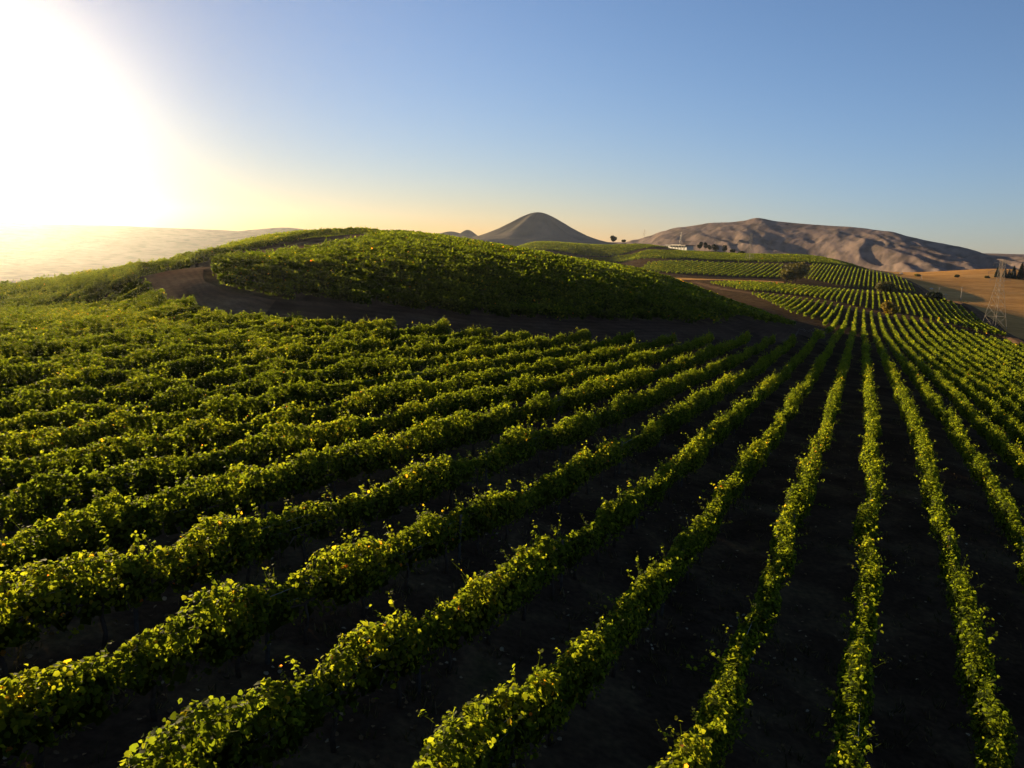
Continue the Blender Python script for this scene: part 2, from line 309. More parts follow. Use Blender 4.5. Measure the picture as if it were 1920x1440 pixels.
# ------------------------------------------------------------------ setting: ground, roads, dry field, far hills
def build_ground():
    ang = np.concatenate([np.arange(-180, -52, 3.), np.arange(-52, 52, .35), np.arange(52, 180, 3.)])
    ang = np.radians(ang); n = len(ang)
    rad = [1.0]
    while rad[-1] < 2250: rad.append(rad[-1]*1.026+.03)
    rad = np.array(rad); m = len(rad)
    X = rad[:, None]*np.sin(ang); Y = rad[:, None]*np.cos(ang)
    Z = ground_z(X, Y)
    V = np.concatenate([np.stack([X, Y, Z], -1).reshape(-1, 3), [[0, 0, float(ground_z(0., 0.))]]])
    i, j = np.meshgrid(np.arange(m-1), np.arange(n), indexing='ij'); j2 = (j+1) % n
    Q = np.stack([i*n+j, (i+1)*n+j, (i+1)*n+j2, i*n+j2], -1).reshape(-1, 4)[:, ::-1]
    k = np.arange(n); T = np.stack([k, (k+1) % n, np.full(n, m*n)], -1)[:, ::-1]
    o = link_mesh('ground', np_mesh('ground', V, [Q, T], M['soil'], smooth=True)); tag(o, kind='structure')
    o.data.materials.append(M['hill'])                         # beyond the vineyards the plain is dry grassland
    mid = rad[:-1]; idx = np.zeros(len(Q)+len(T), np.int32); rr_, aa_ = np.meshgrid(mid, np.degrees(ang), indexing='ij'); idx[:len(Q)] = ((rr_ > 1000) | ((rr_ > 270) & (aa_ < -9))).ravel()
    o.data.polygons.foreach_set('material_index', idx)
build_ground()

def resample(pts, n):
    p = np.array(pts, float); d = np.concatenate([[0], np.cumsum(np.hypot(*np.diff(p, axis=0).T))])
    # rounded (Catmull-Rom like) by dense linear sampling and a small moving average
    t = np.linspace(0, d[-1], n); q = np.stack([np.interp(t, d, p[:, 0]), np.interp(t, d, p[:, 1])], 1)
    for _ in range(max(1, n//24)):
        q[1:-1] = .25*q[:-2]+.5*q[1:-1]+.25*q[2:]
    return q

def strip(name, Lp, Rp, mat, n=120, k=10, off=.06, wig=.5, label=None):
    """a sheet draped over the ground between two edges"""
    a = resample(Lp, n); b = resample(Rp, n)
    t = np.linspace(0, 1, k)[None, :, None]
    wob = (fbm(np.arange(n)/5., np.zeros(n), 3)-.45)*wig*2; wob2 = (fbm(np.arange(n)/5.+40, np.zeros(n), 3)-.45)*wig*2
    dirv = (b-a)/np.maximum(np.linalg.norm(b-a, axis=1, keepdims=True), 1e-6)
    a = a+dirv*wob[:, None]; b = b+dirv*wob2[:, None]
    P = a[:, None]*(1-t)+b[:, None]*t
    edge = np.ones(k)*off; edge[0] = edge[-1] = -.08
    Z = ground_z(P[..., 0], P[..., 1])+edge[None]
    V = np.concatenate([P, Z[..., None]], -1).reshape(-1, 3)
    i, j = np.meshgrid(np.arange(n-1), np.arange(k-1), indexing='ij')
    Q = np.stack([i*k+j, i*k+j+1, (i+1)*k+j+1, (i+1)*k+j], -1).reshape(-1, 4)
    me = np_mesh(name, V, [Q], mat, smooth=True)
    wd = np.linalg.norm(b-a, axis=1)[:, None]*(np.linspace(0, 1, k)[None]-.5)
    me.attributes.new('across', 'FLOAT', 'POINT').data.foreach_set('value', wd.astype(np.float32).ravel())
    if sum(p.normal.z for p in me.polygons) < 0: me.flip_normals()
    o = link_mesh(name, me); tag(o, kind='structure'); return o

def track(name, pts, width, mat, n=90, off=.06):
    q = resample(pts, n); d = np.gradient(q, axis=0); d /= np.linalg.norm(d, axis=1, keepdims=True)
    nn = np.stack([-d[:, 1], d[:, 0]], 1)
    return strip(name, q+nn*width/2, q-nn*width/2, mat, n=n, k=6, off=off, wig=width*.12)

R1u = [(-42.5, 110.6), (-40.5, 103.2), (-30.3, 76.4), (-28.9, 73.0), (-25.7, 70.4), (-21.8, 71.7), (-13.8, 76.5), (-3.6, 82.6), (8.6, 92.6), (24.9, 107.9), (60.7, 171.5), (86.8, 224.0)]
R1l = [(-38.5, 81.5), (-39.9, 82.5), (-36.2, 74.9), (-31.2, 68.7), (-25.1, 62.7), (-20.2, 60.8), (-11.2, 61.8), (-2.8, 64.9), (8.2, 75.0), (25.5, 95.8), (42.6, 117.6), (77.3, 190.0)]
strip('dirt_clearing', R1u[:6], R1l[:6], M['road'], n=110, k=24)
strip('dirt_road', R1u[5:], R1l[5:], M['road_shaded'], n=170, k=20)
R2u = [(-36.8, 81.5), (-44.0, 114.5), (-43.3, 131.4), (-42.9, 155.8), (-41.4, 187.0), (-37.6, 188.5), (-30.0, 206.0), (-18.0, 222.0)]
R2l = [(-30.7, 79.1), (-31.1, 87.1), (-31.2, 96.5), (-29.2, 106.1), (-27.1, 122.5), (-30.6, 169.5), (-24.0, 190.0), (-10.0, 212.0)]
strip('hill_path', R2u, R2l, M['road'], n=120, k=12, off=.10)
track('farm_track', [(110.6, 488.3), (109.1, 418.0), (112.5, 372.4), (121.6, 334.2), (128.3, 306.0), (131.2, 293.4), (133.4, 278.7), (136.3, 262.5)], 5, M['road'])
track('field_track', [(80, 540), (108.0, 518.0), (120.0, 504.3), (135.4, 500.6), (150.5, 497.0), (167.5, 490.5)], 16, M['dry'])
track('boundary_track', [(294.2, 620.9), (265.8, 505.7), (205, 350.0), (178.3, 289.2), (140.7, 214.0), (120, 170)], 5, M['road'], n=160, off=.5)

# the dry golden field right of the boundary track
strip('dry_grass_field', [(320, 870), (300, 640), (268, 507), (207, 350), (180, 289), (142, 212), (120, 165)],
      [(760, 1000), (700, 760), (640, 600), (560, 420), (480, 330), (400, 250), (320, 170)], M['dry'], n=160, k=60, off=.25, wig=1.5)

def build_hill(name, us, vs, Yr, Yf, zb, mat, gully=30., lam=110., back=260., nt=70, step=4, seed=0, gpow=1.0):
    """a range of hills: ridge line surveyed at depth Yr, foot at depth Yf, falling away again behind"""
    uu = np.arange(us[0], us[-1]+1, step); vr = np.interp(uu, us, vs)
    ker = np.ones(5)/5; vr = np.convolve(np.pad(vr, 2, mode='edge'), ker, 'valid')
    Yr = np.interp(uu, Yr[0], Yr[1]) if isinstance(Yr, tuple) else np.full(len(uu), float(Yr))
    rd = np.array([at(u, v, y) for u, v, y in zip(uu, vr, Yr)])
    Yf = (Yr*Yf if Yf < 5 else np.full(len(uu), float(Yf)))[:, None]; Yr = Yr[:, None]
    t = np.concatenate([np.linspace(0, 1, nt), 1+np.linspace(.04, 1, 14)])
    Yt = np.where(t[None] <= 1, Yf+(Yr-Yf)*t[None], Yr+back*(t[None]-1))
    ta = rd[:, 0]/Yr[:, 0]
    X = ta[:, None]*Yt; Y = Yt
    tt = np.where(t <= 1, t, np.maximum(0, 2-t))
    base = zb
    prof = .78*tt+.22*tt*tt
    hgt = (rd[:, 2:3]-base)
    # spurs and gullies run down the slope, branching and bending
    wx = X+60*(fbm(X/160+seed, Y/160, 3)-.5)*1.3+.35*(Y-Yf)
    rdg = 1-np.abs(2*fbm(wx/lam+seed, Y/230.+X/400., 3)-.95)*2.1
    rdg2 = 1-np.abs(2*fbm(wx/(lam*.38)+9+seed, Y/100., 3)-.95)*2.0
    env = np.clip(np.sin(np.clip(tt, 0, 1)*math.pi*.93+.08), 0, 1)**gpow
    Z = base+hgt*prof+env*(gully*(rdg-.45)+gully*.42*(rdg2-.45))+H
    n, m = X.shape
    V = np.stack([X, Y, Z], -1).reshape(-1, 3)
    i, j = np.meshgrid(np.arange(n-1), np.arange(m-1), indexing='ij')
    Q = np.stack([i*m+j, (i+1)*m+j, (i+1)*m+j+1, i*m+j+1], -1).reshape(-1, 4)
    o = link_mesh(name, np_mesh(name, V, [Q], mat, smooth=True)); tag(o, kind='structure'); return o

build_hill('mountain_range', [1120, 1170, 1200, 1230, 1260, 1300, 1330, 1370, 1400, 1418, 1435, 1455, 1490, 1520, 1560, 1600, 1640, 1670, 1700, 1740, 1780, 1810, 1835, 1850, 1870, 1920, 2100, 2300, 2500],
           [458, 452, 446, 437, 430, 424, 420, 416, 412, 410, 412, 417, 420, 422, 424, 427, 432, 436, 444, 452, 460, 466, 473, 480, 481, 485, 490, 487, 500], ([1100, 1200, 1418, 1700, 1920, 2500], [1950, 1880, 1650, 1350, 1180, 1080]), .80, -62., M['hill'], gully=23., lam=85., seed=3)
build_hill('far_ridge', [300, 380, 420, 450, 490, 540, 570, 620, 700], [462, 448, 438, 433, 429, 426, 430, 436, 448], 2050, 1850, -20., M['hill'], gully=4., lam=100., back=100, nt=16, step=8, seed=5)

def build_cone(name, u, v, Y, spx, zb, mat, seed=0, ramp_=2.0):
    ax, ay, az = at(u, v, Y); h = az-zb; s = spx/FPX*Y
    n, m = 96, 60; a = np.linspace(0, 2*math.pi, n, endpoint=False); r = np.linspace(0, 3.2*s, m)
    A, Rr = np.meshgrid(a, r, indexing='ij')
    g = np.exp(-np.abs(Rr/(s*(1+.07*np.sin(2*A+1.2))))**ramp_)
    X = ax+Rr*np.sin(A); Y_ = ay+Rr*np.cos(A)
    gul = 1-np.abs(2*fbm(A*14/math.pi+seed+(fbm(X/60, Y_/60)-.5)*.6, Rr/300., 3)-.95)*2
    Z = zb+H+h*g-90*smooth(1.9*s, 3.2*s, Rr)+(gul-.4)*h*.13*np.clip(Rr/s, 0, 1)*np.exp(-(Rr/(1.6*s))**2)
    V = np.stack([X, Y_, Z], -1).reshape(-1, 3)
    i, j = np.meshgrid(np.arange(n), np.arange(m-1), indexing='ij'); i2 = (i+1) % n
    Q = np.stack([i*m+j, i*m+j+1, i2*m+j+1, i2*m+j], -1).reshape(-1, 4)
    me = np_mesh(name, V, [Q], mat, smooth=True)
    if sum(p.normal.z for p in me.polygons) < 0: me.flip_normals()
    tag(link_mesh(name, me), kind='structure')
build_cone('conical_hill', 1010, 398, 1500, 80, 8., M['cone'], seed=2, ramp_=1.75)
build_cone('small_far_hill', 877, 431, 1800, 17, 17., M['cone'], seed=8)
build_cone('low_far_hill', 846, 434, 1900, 22, 22., M['cone'], seed=11)

# ------------------------------------------------------------------ vines
OFF_A = [-50, 10, 25, 50, 100, 190, 300, 320]; OFF_V = [0, 0, .3, .5, .42, 0, -.7, -.7]    # the rows' slight bend in plan

def clip_line(poly, origin, d):
    """intervals of the line origin + t*d inside a polygon"""
    nx, ny = -d[1], d[0]; ts = []
    n = len(poly)
    for i in range(n):
        (x1, y1), (x2, y2) = poly[i], poly[(i+1) % n]
        a = (x1-origin[0])*nx+(y1-origin[1])*ny; b = (x2-origin[0])*nx+(y2-origin[1])*ny
        if (a < 0) != (b < 0):
            f = a/(a-b); px = x1+(x2-x1)*f; py = y1+(y2-y1)*f
            ts.append((px-origin[0])*d[0]+(py-origin[1])*d[1])
    ts.sort(); return list(zip(ts[::2], ts[1::2]))

def noise1(s, freq, rs):
    n = int((s.max()-s.min())*freq)+4
    g = rs.rand(n); q = (s-s.min())*freq; i = q.astype(int); f = q-i; f = f*f*(3-2*f)
    return g[i]*(1-f)+g[i+1]*f

LEAF6 = np.array([(0, -.52, 0), (.40, -.34, .10), (.50, .12, .13), (0, .58, -.06), (-.50, .12, .13), (-.40, -.34, .10)])
QUAD = np.array([(-.5, -.5, 0), (.5, -.45, .06), (.45, .5, 0), (-.5, .5, -.06)])

def leaf_frames(nrm, tip):
    nrm = nrm/np.maximum(np.linalg.norm(nrm, axis=1, keepdims=True), 1e-6)
    tip = tip-nrm*(tip*nrm).sum(1, keepdims=True); tip /= np.maximum(np.linalg.norm(tip, axis=1, keepdims=True), 1e-6)
    return np.cross(tip, nrm), tip, nrm

def leaves_geo(pos, nrm, tip, size, near):
    """vertices and faces of many leaves; near leaves are two folded halves, far ones single quads"""
    X, Y, Z = leaf_frames(nrm, tip); V = []; F = []
    base = LEAF6 if near else QUAD; k = len(base)
    P = pos[:, None]+size[:, None, None]*(base[None, :, :1]*X[:, None]+base[None, :, 1:2]*Y[:, None]+base[None, :, 2:]*Z[:, None])
    i = np.arange(len(pos))[:, None]*k
    if near: F = np.concatenate([i+np.array([[0, 1, 2, 3]]), i+np.array([[0, 3, 4, 5]])], 1).reshape(-1, 4)
    else: F = i+np.array([[0, 1, 2, 3]])
    return P.reshape(-1, 3), F

def foliage(xy_of, s0, s1, rs, width=.36, top=1.66, smin=.082, spx=.0013, cover=1.9, tint0=0., ragged=1.2, shift=0.):
    """a hedge of vine leaves along a row: a skin of leaves over the bushy canopy, leaves inside it, and canes that stand out"""
    s = np.arange(s0, s1, .5)
    if len(s) < 4: s = np.linspace(s0, s1, 4)
    seg = s[1]-s[0]
    p = xy_of(s); dist = np.hypot(p[:, 0], p[:, 1])
    size = np.clip(dist*spx, smin, .60)
    # vigour of each vine, missing vines, bushes that lean to one side
    vig = .90+ragged*np.clip(110/dist, .4, 1)*(.95*(noise1(s, .55, rs)-.5)+.40*(noise1(s, .13, rs)-.5)+.55*(noise1(s, 1.3, rs)-.5))
    vig = np.clip(vig, .30, 1.6)
    vig = np.where(noise1(s, .30, rs) > .90, vig*.5, vig)
    side = .36*(noise1(s, .5, rs)-.5)
    area = 2.3*(width/.43)
    per_m = cover*area/(size**2*.80)*(.55+.5*vig)
    cnt = rs.poisson(np.clip(per_m*seg, 0, 900)); ia = np.repeat(np.arange(len(s)), cnt); n = len(ia)
    if n == 0: return None
    sv = s[ia]+rs.rand(n)*seg; vg = np.interp(sv, s, vig); sd = np.interp(sv, s, side); sz = size[ia]
    kind = rs.rand(n)
    skin = kind < .62
    phi = rs.normal(0, 1.0, n); phi = np.where(np.abs(phi) > 2.5, rs.uniform(-2.2, 2.2, n), phi)
    # lumps: shoots and leaf masses of 20-60 cm
    lum = vnoise(sv*2.2+tint0*7, phi*1.6+tint0)*.55+vnoise(sv*5.1, phi*3.3+tint0)*.45
    rad = np.where(skin, .80+.55*ragged*(lum-.42)+rs.normal(0, .045, n), np.sqrt(rs.rand(n))*.86)
    rx = width*(.58+.45*vg)*np.where(np.abs(phi) < 1.2, .80+.17*np.abs(phi), 1.); rz = (top-.98)*(.42+.68*vg)
    below = np.abs(phi) > 1.57
    ox = sd+np.sin(phi)*rx*rad; oz = .95+np.cos(phi)*rad*np.where(below, .60, rz)
    oa = rs.normal(0, .03, n)
    # canes
    m = max(1, int((s1-s0)*3.2*ragged)) if size.min() < .33 else 0
    if m:
        cs = s0+rs.rand(m)*(s1-s0); ci = np.clip(((cs-s0)/seg).astype(int), 0, len(s)-1)
        keep = size[ci] < .33; cs, ci = cs[keep], ci[keep]; m = len(cs)
    if m:
        k = np.clip((.95/size[ci]).astype(int), 3, 10); rep = np.repeat(np.arange(m), k); t = rs.rand(len(rep))
        ca = rs.normal(0, .75, m); cl = .24+.34*rs.rand(m)**1.3; cl = np.where(rs.rand(m) < .10, cl*1.5, cl); lean = rs.normal(0, .45, m)
        vgc = vig[ci]; L = cl[rep]*t
        bx = side[ci]+np.sin(ca)*width*(.58+.45*vgc)*.8; bz = .95+np.cos(ca)*(top-.98)*(.42+.68*vgc)*.85
        x2 = bx[rep]+np.sin(ca[rep])*L+rs.normal(0, .035, len(rep)); z2 = bz[rep]+np.cos(ca[rep]*.8)*L-L*L*.45*np.abs(np.sin(ca[rep]))+rs.normal(0, .03, len(rep))
        s2 = cs[rep]+lean[rep]*L+rs.normal(0, .03, len(rep))
        sv = np.concatenate([sv, s2]); ox = np.concatenate([ox, x2]); oz = np.concatenate([oz, z2]); oa = np.concatenate([oa, np.zeros(len(rep))])
        sz = np.concatenate([sz, size[ci][rep]*(1.05-.35*t)]); phi = np.concatenate([phi, ca[rep]]); skin = np.concatenate([skin, np.ones(len(rep), bool)])
        lum = np.concatenate([lum, np.full(len(rep), .75)]); n = len(sv)
    stems = None
    if m and size.min() < .14:
        kk = np.nonzero(size[ci] < .14)[0]
        tt = np.linspace(0, 1, 4)[None]; Lk = cl[kk, None]*tt
        sx = bx[kk, None]*.75+np.sin(ca[kk, None])*Lk; szz = bz[kk, None]-.06+np.cos(ca[kk, None]*.8)*Lk-Lk*Lk*.45*np.abs(np.sin(ca[kk, None])); ss_ = cs[kk, None]+lean[kk, None]*Lk
        stems = (ss_, sx, szz)
    oz = np.maximum(oz, .20)
    q = xy_of(sv); e = xy_of(sv+.5)-q; e /= np.linalg.norm(e, axis=1, keepdims=True); lat = np.stack([e[:, 1], -e[:, 0]], 1)
    gz = np.interp(sv, s, ground_z(p[:, 0], p[:, 1]))
    pos = np.stack([q[:, 0]+lat[:, 0]*ox+e[:, 0]*oa, q[:, 1]+lat[:, 1]*ox+e[:, 1]*oa, gz+oz], 1)
    sn, cn = np.sin(phi), np.cos(phi)
    outv = np.stack([lat[:, 0]*sn, lat[:, 1]*sn, np.maximum(cn, -.3)], 1)
    nrm = outv*.75+rs.normal(0, .50, (n, 3))+np.array([0, 0, .20])
    tip = rs.normal(0, .6, (n, 3))+np.array([0, 0, -.6])+outv*.35
    szl = sz*(.55+.8*rs.rand(n)**1.2)
    # tint: young tips paler, vine to vine differences, a few yellow and orange leaves
    patch = vnoise(pos[:, 0]/6.+tint0, pos[:, 1]/6.)*.5+vnoise(pos[:, 0]/1.3, pos[:, 1]/1.3+tint0)*.5
    tint = np.clip(.40+shift+.30*(lum-.5)+.40*(patch-.45)+rs.normal(0, .12, n), .08, .76)
    yel = rs.rand(n) < np.clip((patch-.54)*.14, .002, .035)
    tint = np.where(yel, .88+.12*rs.rand(n)**1.5, tint)
    # inner leaves added to stop sun bleeding through, inside shade put into their tint
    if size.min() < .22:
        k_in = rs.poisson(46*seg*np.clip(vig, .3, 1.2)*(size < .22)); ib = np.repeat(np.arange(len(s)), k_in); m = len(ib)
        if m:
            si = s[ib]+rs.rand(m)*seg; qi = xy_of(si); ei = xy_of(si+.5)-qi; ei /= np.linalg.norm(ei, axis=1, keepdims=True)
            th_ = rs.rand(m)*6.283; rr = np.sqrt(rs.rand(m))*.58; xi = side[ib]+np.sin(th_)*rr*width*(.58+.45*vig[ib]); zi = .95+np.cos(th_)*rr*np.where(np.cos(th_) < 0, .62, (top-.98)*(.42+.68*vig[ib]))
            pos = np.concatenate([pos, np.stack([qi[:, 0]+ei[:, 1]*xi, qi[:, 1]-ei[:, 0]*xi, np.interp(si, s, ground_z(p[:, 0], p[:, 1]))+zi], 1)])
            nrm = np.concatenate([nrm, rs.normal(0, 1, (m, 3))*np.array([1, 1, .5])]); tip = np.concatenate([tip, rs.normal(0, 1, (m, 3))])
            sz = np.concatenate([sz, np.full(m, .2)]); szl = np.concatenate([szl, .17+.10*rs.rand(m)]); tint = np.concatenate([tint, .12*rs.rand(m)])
    nearm = sz < .135
    V = []; F = []; TT = []; nv = 0
    for flag in (True, False):
        mk = nearm == flag
        if mk.any():
            a, b = leaves_geo(pos[mk], nrm[mk], tip[mk], szl[mk], flag)
            V.append(a); F.append(b+nv); nv += len(a); TT.append(np.repeat(tint[mk], 2 if flag else 1))
    if stems is not None and len(stems[0]):
        ss_, sx, szz = stems; sh = ss_.shape; f_ = ss_.ravel()
        qs = xy_of(f_); es = xy_of(f_+.5)-qs; es /= np.linalg.norm(es, axis=1, keepdims=True)
        P3 = np.stack([qs[:, 0]+es[:, 1]*sx.ravel(), qs[:, 1]-es[:, 0]*sx.ravel(), np.interp(f_, s, ground_z(p[:, 0], p[:, 1]))+szz.ravel()], 1).reshape(sh+(3,))
        w_ = (np.array([.007, .006, .005, .003])[None, :, None])*np.array([1., 0, 0]); w2 = (np.array([.007, .006, .005, .003])[None, :, None])*np.array([0, .6, .8])
        ring = np.stack([P3-w_, P3+w_*.5+w2, P3+w_*.5-w2], 2); kN = sh[0]
        base_ = np.arange(kN)[:, None, None]*12+np.arange(3)[None, :, None]*3; j_ = np.arange(3)[None, None]; j2_ = (j_+1) % 3
        Qs = np.stack([base_+j_, base_+j2_, base_+3+j2_, base_+3+j_], -1).reshape(-1, 4)
        V.append(ring.reshape(-1, 3)); F.append(Qs+nv); nv += ring.size//3; TT.append(np.full(len(Qs), .5))
    return np.concatenate(V), F, np.concatenate(TT)

def make_post():
    b = MB(); b.tube([(0, 0, -.3), (0, 0, 1.0), (.01, 0, 1.45)], [.045, .042, .04], n=6); return b.mesh('trellis_post', M['wood'])
def make_trunk():
    b = MB(); b.tube([(0, 0, -.15), (.03, .02, .25), (-.02, .0, .55), (.02, .03, .88)], [.05, .042, .036, .034], n=6)
    b.tube([(.02, .03, .85), (.06, .45, .95), (.02, .85, .93)], [.03, .024, .016], n=5); b.tube([(.02, .03, .85), (-.04, -.45, .95), (.02, -.85, .93)], [.03, .024, .016], n=5)
    return b.mesh('trunk', M['bark'], smooth=True)
POST, TRUNK = make_post(), make_trunk()

ORD = ['first', 'second', 'third', 'fourth', 'fifth', 'sixth', 'seventh', 'eighth', 'ninth', 'tenth', 'eleventh', 'twelfth', 'thirteenth', 'fourteenth', 'fifteenth', 'sixteenth', 'seventeenth', 'eighteenth', 'nineteenth', 'twentieth']
TENS = {2: 'twenty', 3: 'thirty', 4: 'forty', 5: 'fifty', 6: 'sixty', 7: 'seventy', 8: 'eighty'}
def ordinal(k):
    if k <= 20: return ORD[k-1]
    if k % 10 == 0: return {3: 'thirtieth', 4: 'fortieth', 5: 'fiftieth', 6: 'sixtieth', 7: 'seventieth', 8: 'eightieth'}[k//10]
    return TENS[k//10]+'-'+ORD[k % 10-1]

ROWS = 0; USED = set()
def block(poly, az, spacing, p0, group, label_of, order=1, bend=False, fine=False, minlen=4., seed=1, max_d=None, detail=False, **kw):
    """rows of vines clipped to one field; label_of(k, i, n) names the k-th of n rows"""
    global ROWS
    a = R(az); d = np.array([math.sin(a), math.cos(a)]); lat = np.array([math.cos(a), -math.sin(a)])
    ps = [x*lat[0]+y*lat[1] for x, y in poly]
    i0 = math.ceil((min(ps)-p0)/spacing); i1 = math.floor((max(ps)-p0)/spacing)
    rows = []
    for i in range(i0, i1+1):
        p = p0+spacing*i
        iv = [(u, v) for u, v in clip_line(poly, lat*p, d) if v-u > minlen]
        for u, v in iv: rows.append((i, p, u, v))
    if order < 0: rows = rows[::-1]
    for k, (i, p, u, v) in enumerate(rows):
        rs = np.random.RandomState(seed*1000+i+500)
        def xy_of(s, p=p):
            o = np.interp(s, OFF_A, OFF_V) if bend else 0.
            return lat[None]*(p+o)[:, None]+d[None]*s[:, None] if bend else lat[None]*p+d[None]*np.asarray(s)[:, None]
        u2 = u+rs.rand()*.8; v2 = v-rs.rand()*1.2
        g = foliage(xy_of, u2, v2, rs, tint0=seed*3.1, **kw)
        if g is None: continue
        mid = xy_of(np.array([(u+v)/2]))[0]
        V, F, TT = g
        if detail:
            root = empty('vine_hedge', (mid[0], mid[1], float(ground_z(mid[0], mid[1]))))
            off = np.array(root.location)
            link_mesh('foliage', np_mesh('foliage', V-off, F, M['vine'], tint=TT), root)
            near_d = lambda q: math.hypot(q[0], q[1])
            sp = [u2-.2, v2+.2]
            if abs(i) <= 8: sp += list(np.arange(u2+7, min(v2-3, 62), 7.2))
            for s_ in sp:
                q = xy_of(np.array([s_]))[0]
                if near_d(q) > 150: continue
                o = bpy.data.objects.new('trellis_post', POST); C.objects.link(o); o.parent = root
                o.location = (q[0]-off[0], q[1]-off[1], float(ground_z(q[0], q[1]))-off[2]); o.rotation_euler = (rs.normal(0, .03), rs.normal(0, .03), rs.rand()*6)
            if -9 <= i <= 6:
                for s_ in np.arange(u2+.9, min(v2, 44), 1.8):
                    q = xy_of(np.array([s_]))[0]
                    o = bpy.data.objects.new('trunk', TRUNK); C.objects.link(o); o.parent = root
                    o.location = (q[0]-off[0], q[1]-off[1], float(ground_z(q[0], q[1]))-off[2]); o.rotation_euler = (0, 0, -a+rs.normal(0, .15)+(math.pi if rs.rand() < .5 else 0))
            if -10 <= i <= 7:
                for hz in (1.05, 1.30):
                    ss = np.linspace(u2, min(v2, 60), 20); q = xy_of(ss); b = MB()
                    b.tube([(x-off[0], y-off[1], z+hz-off[2]) for x, y, z in zip(q[:, 0], q[:, 1], ground_z(q[:, 0], q[:, 1]))], .005, n=4)
                    b.build('wire', M['wire'], root)
            o = root
        else:
            off = np.array((mid[0], mid[1], float(ground_z(mid[0], mid[1]))))
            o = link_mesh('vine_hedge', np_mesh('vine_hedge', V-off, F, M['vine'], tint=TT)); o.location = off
        lab = label_of(k+1, i, len(rows))
        if lab in USED: lab = 'far end of '+lab.replace('nearly straight', 'straight')     # the same row taken up again beyond the road
        USED.add(lab); tag(o, lab, 'vine hedge', group)
        ROWS += 1
    return len(rows)

N_POLY = [(64.2, 158.1), (41.9, 115.9), (34.5, 110.0), (25.8, 97.3), (16.2, 85.2), (8.2, 76.5), (1.7, 68.6), (-2.7, 66.6), (-5.1, 65.6), (-9.6, 62.4), (-13.4, 60.4), (-17.9, 58.9), (-21.7, 59.3), (-24.2, 60.4), (-27.6, 63.6), (-32.0, 68.5), (-35.2, 72.8), (-40.3, 82.0), (-37.9, 82.0), (-44.8, 114.5), (-42.0, 122.4), (-42.6, 152.0), (-42.3, 187.5), (-38.9, 188.5), (-34.0, 206.0), (-30.0, 225.0), (-75.0, 205.0), (-110.0, 150.0), (-100.0, 60.0), (-58.0, -2.0), (-20.0, -6.0), (12.0, -8.0), (48.0, -4.0), (74.0, 30.0), (98.0, 90.0), (122.0, 150.0), (132.5, 201.3), (133.0, 218.6), (138.9, 248.7), (136.8, 272.1), (132.3, 278.5), (130.4, 291.6), (125.0, 297.9), (109.4, 268.8), (90.2, 226.8)]
def near_label(k, i, n):
    if i == 0: return 'trellised vine hedge running almost straight up the picture from the bottom, right of centre'
    side = 'left' if i < 0 else 'right'
    if abs(i) == 1: return f'trellised vine hedge directly {side} of the one running nearly straight up the picture'
    return f'{ordinal(abs(i))} vine hedge {side} of the one running nearly straight up the picture'
block(N_POLY, 24.1, 2.5, 0.6, 'vine hedges of the near field', near_label, bend=True, detail=True, seed=1)

H_POLY = [(-27.1, 70.2), (-29.1, 75.0), (-30.1, 78.2), (-30.7, 81.5), (-31.8, 90.7), (-31.3, 98.8), (-29.1, 107.7), (-27.2, 125.5), (-30.9, 174.0), (-25.0, 190.0), (-8.0, 214.0), (30.0, 226.0), (70.0, 225.0), (63.6, 176.3), (23.8, 103.0), (8.3, 88.5), (-3.4, 78.3), (-13.1, 72.7), (-21.0, 69.1), (-25.0, 68.3)]
block(H_POLY, 94., 3.0, 0.4, 'vine hedges across the round hill', lambda k, i, n: f'{ordinal(k)} vine hedge up the round hill, counted from the dirt road at its foot' if k > 1 else 'lowest vine hedge on the round hill, along the shaded dirt road', order=-1, seed=2, width=.28, top=1.55, ragged=1.4, cover=1.5, spx=.0020, shift=-.15)
E_POLY = [(108.5, 362.9), (113.1, 343.0), (118.5, 325.6), (126.1, 303.1), (116.2, 280.2), (97.2, 242.7), (90.6, 238.3), (90.2, 256.3), (101.2, 312.8)]
block(E_POLY, 24.1, 2.5, 0.6, 'vine hedges of the small triangular plot', lambda k, i, n: f'{ordinal(k)} short vine hedge from the left in the small plot beside the farm track', seed=3, width=.32)
D_POLY = [(112.4, 458.6), (139.3, 452.4), (155.2, 436.3), (172.9, 428.4), (190.3, 415.4), (191.1, 382.7), (200.1, 364.6), (181.2, 302.7), (150.6, 235.7), (145.0, 241.5), (145.7, 267.8), (143.0, 292.9), (136.3, 300.5), (134.0, 312.5), (128.3, 344.5), (122.1, 369.3), (113.3, 386.8)]
block(D_POLY, 24.1, 2.3, 0.6, 'vine hedges of the plot beyond the farm track', lambda k, i, n: f'{ordinal(k)} vine hedge from the left in the striped plot just beyond the farm track', seed=4, width=.22, spx=.0012)
C_POLY = [(193.3, 527.7), (211.4, 578.5), (238.3, 638.2), (260.0, 627.8), (280.8, 620.5), (287.3, 596.9), (266.8, 531.3), (241.2, 474.0), (213.6, 456.4), (203.2, 479.9)]
block(C_POLY, 24.1, 2.6, 0.6, 'vine hedges of the plot behind the bush', lambda k, i, n: f'{ordinal(k)} vine hedge from the left in the striped plot right of the large bush', seed=5, width=.25, spx=.0010)
B_POLY = [(94.1, 596.3), (110.6, 660.2), (131.1, 662.9), (180.5, 665.0), (216.6, 639.8), (175.7, 523.3), (146.3, 536.4), (114.9, 549.8)]
block(B_POLY, 24.1, 4.0, 0.6, 'vine hedges of the plot left of the bush', lambda k, i, n: f'{ordinal(k)} vine hedge from the left in the striped plot left of the large bush', seed=6, width=.42, spx=.0011)
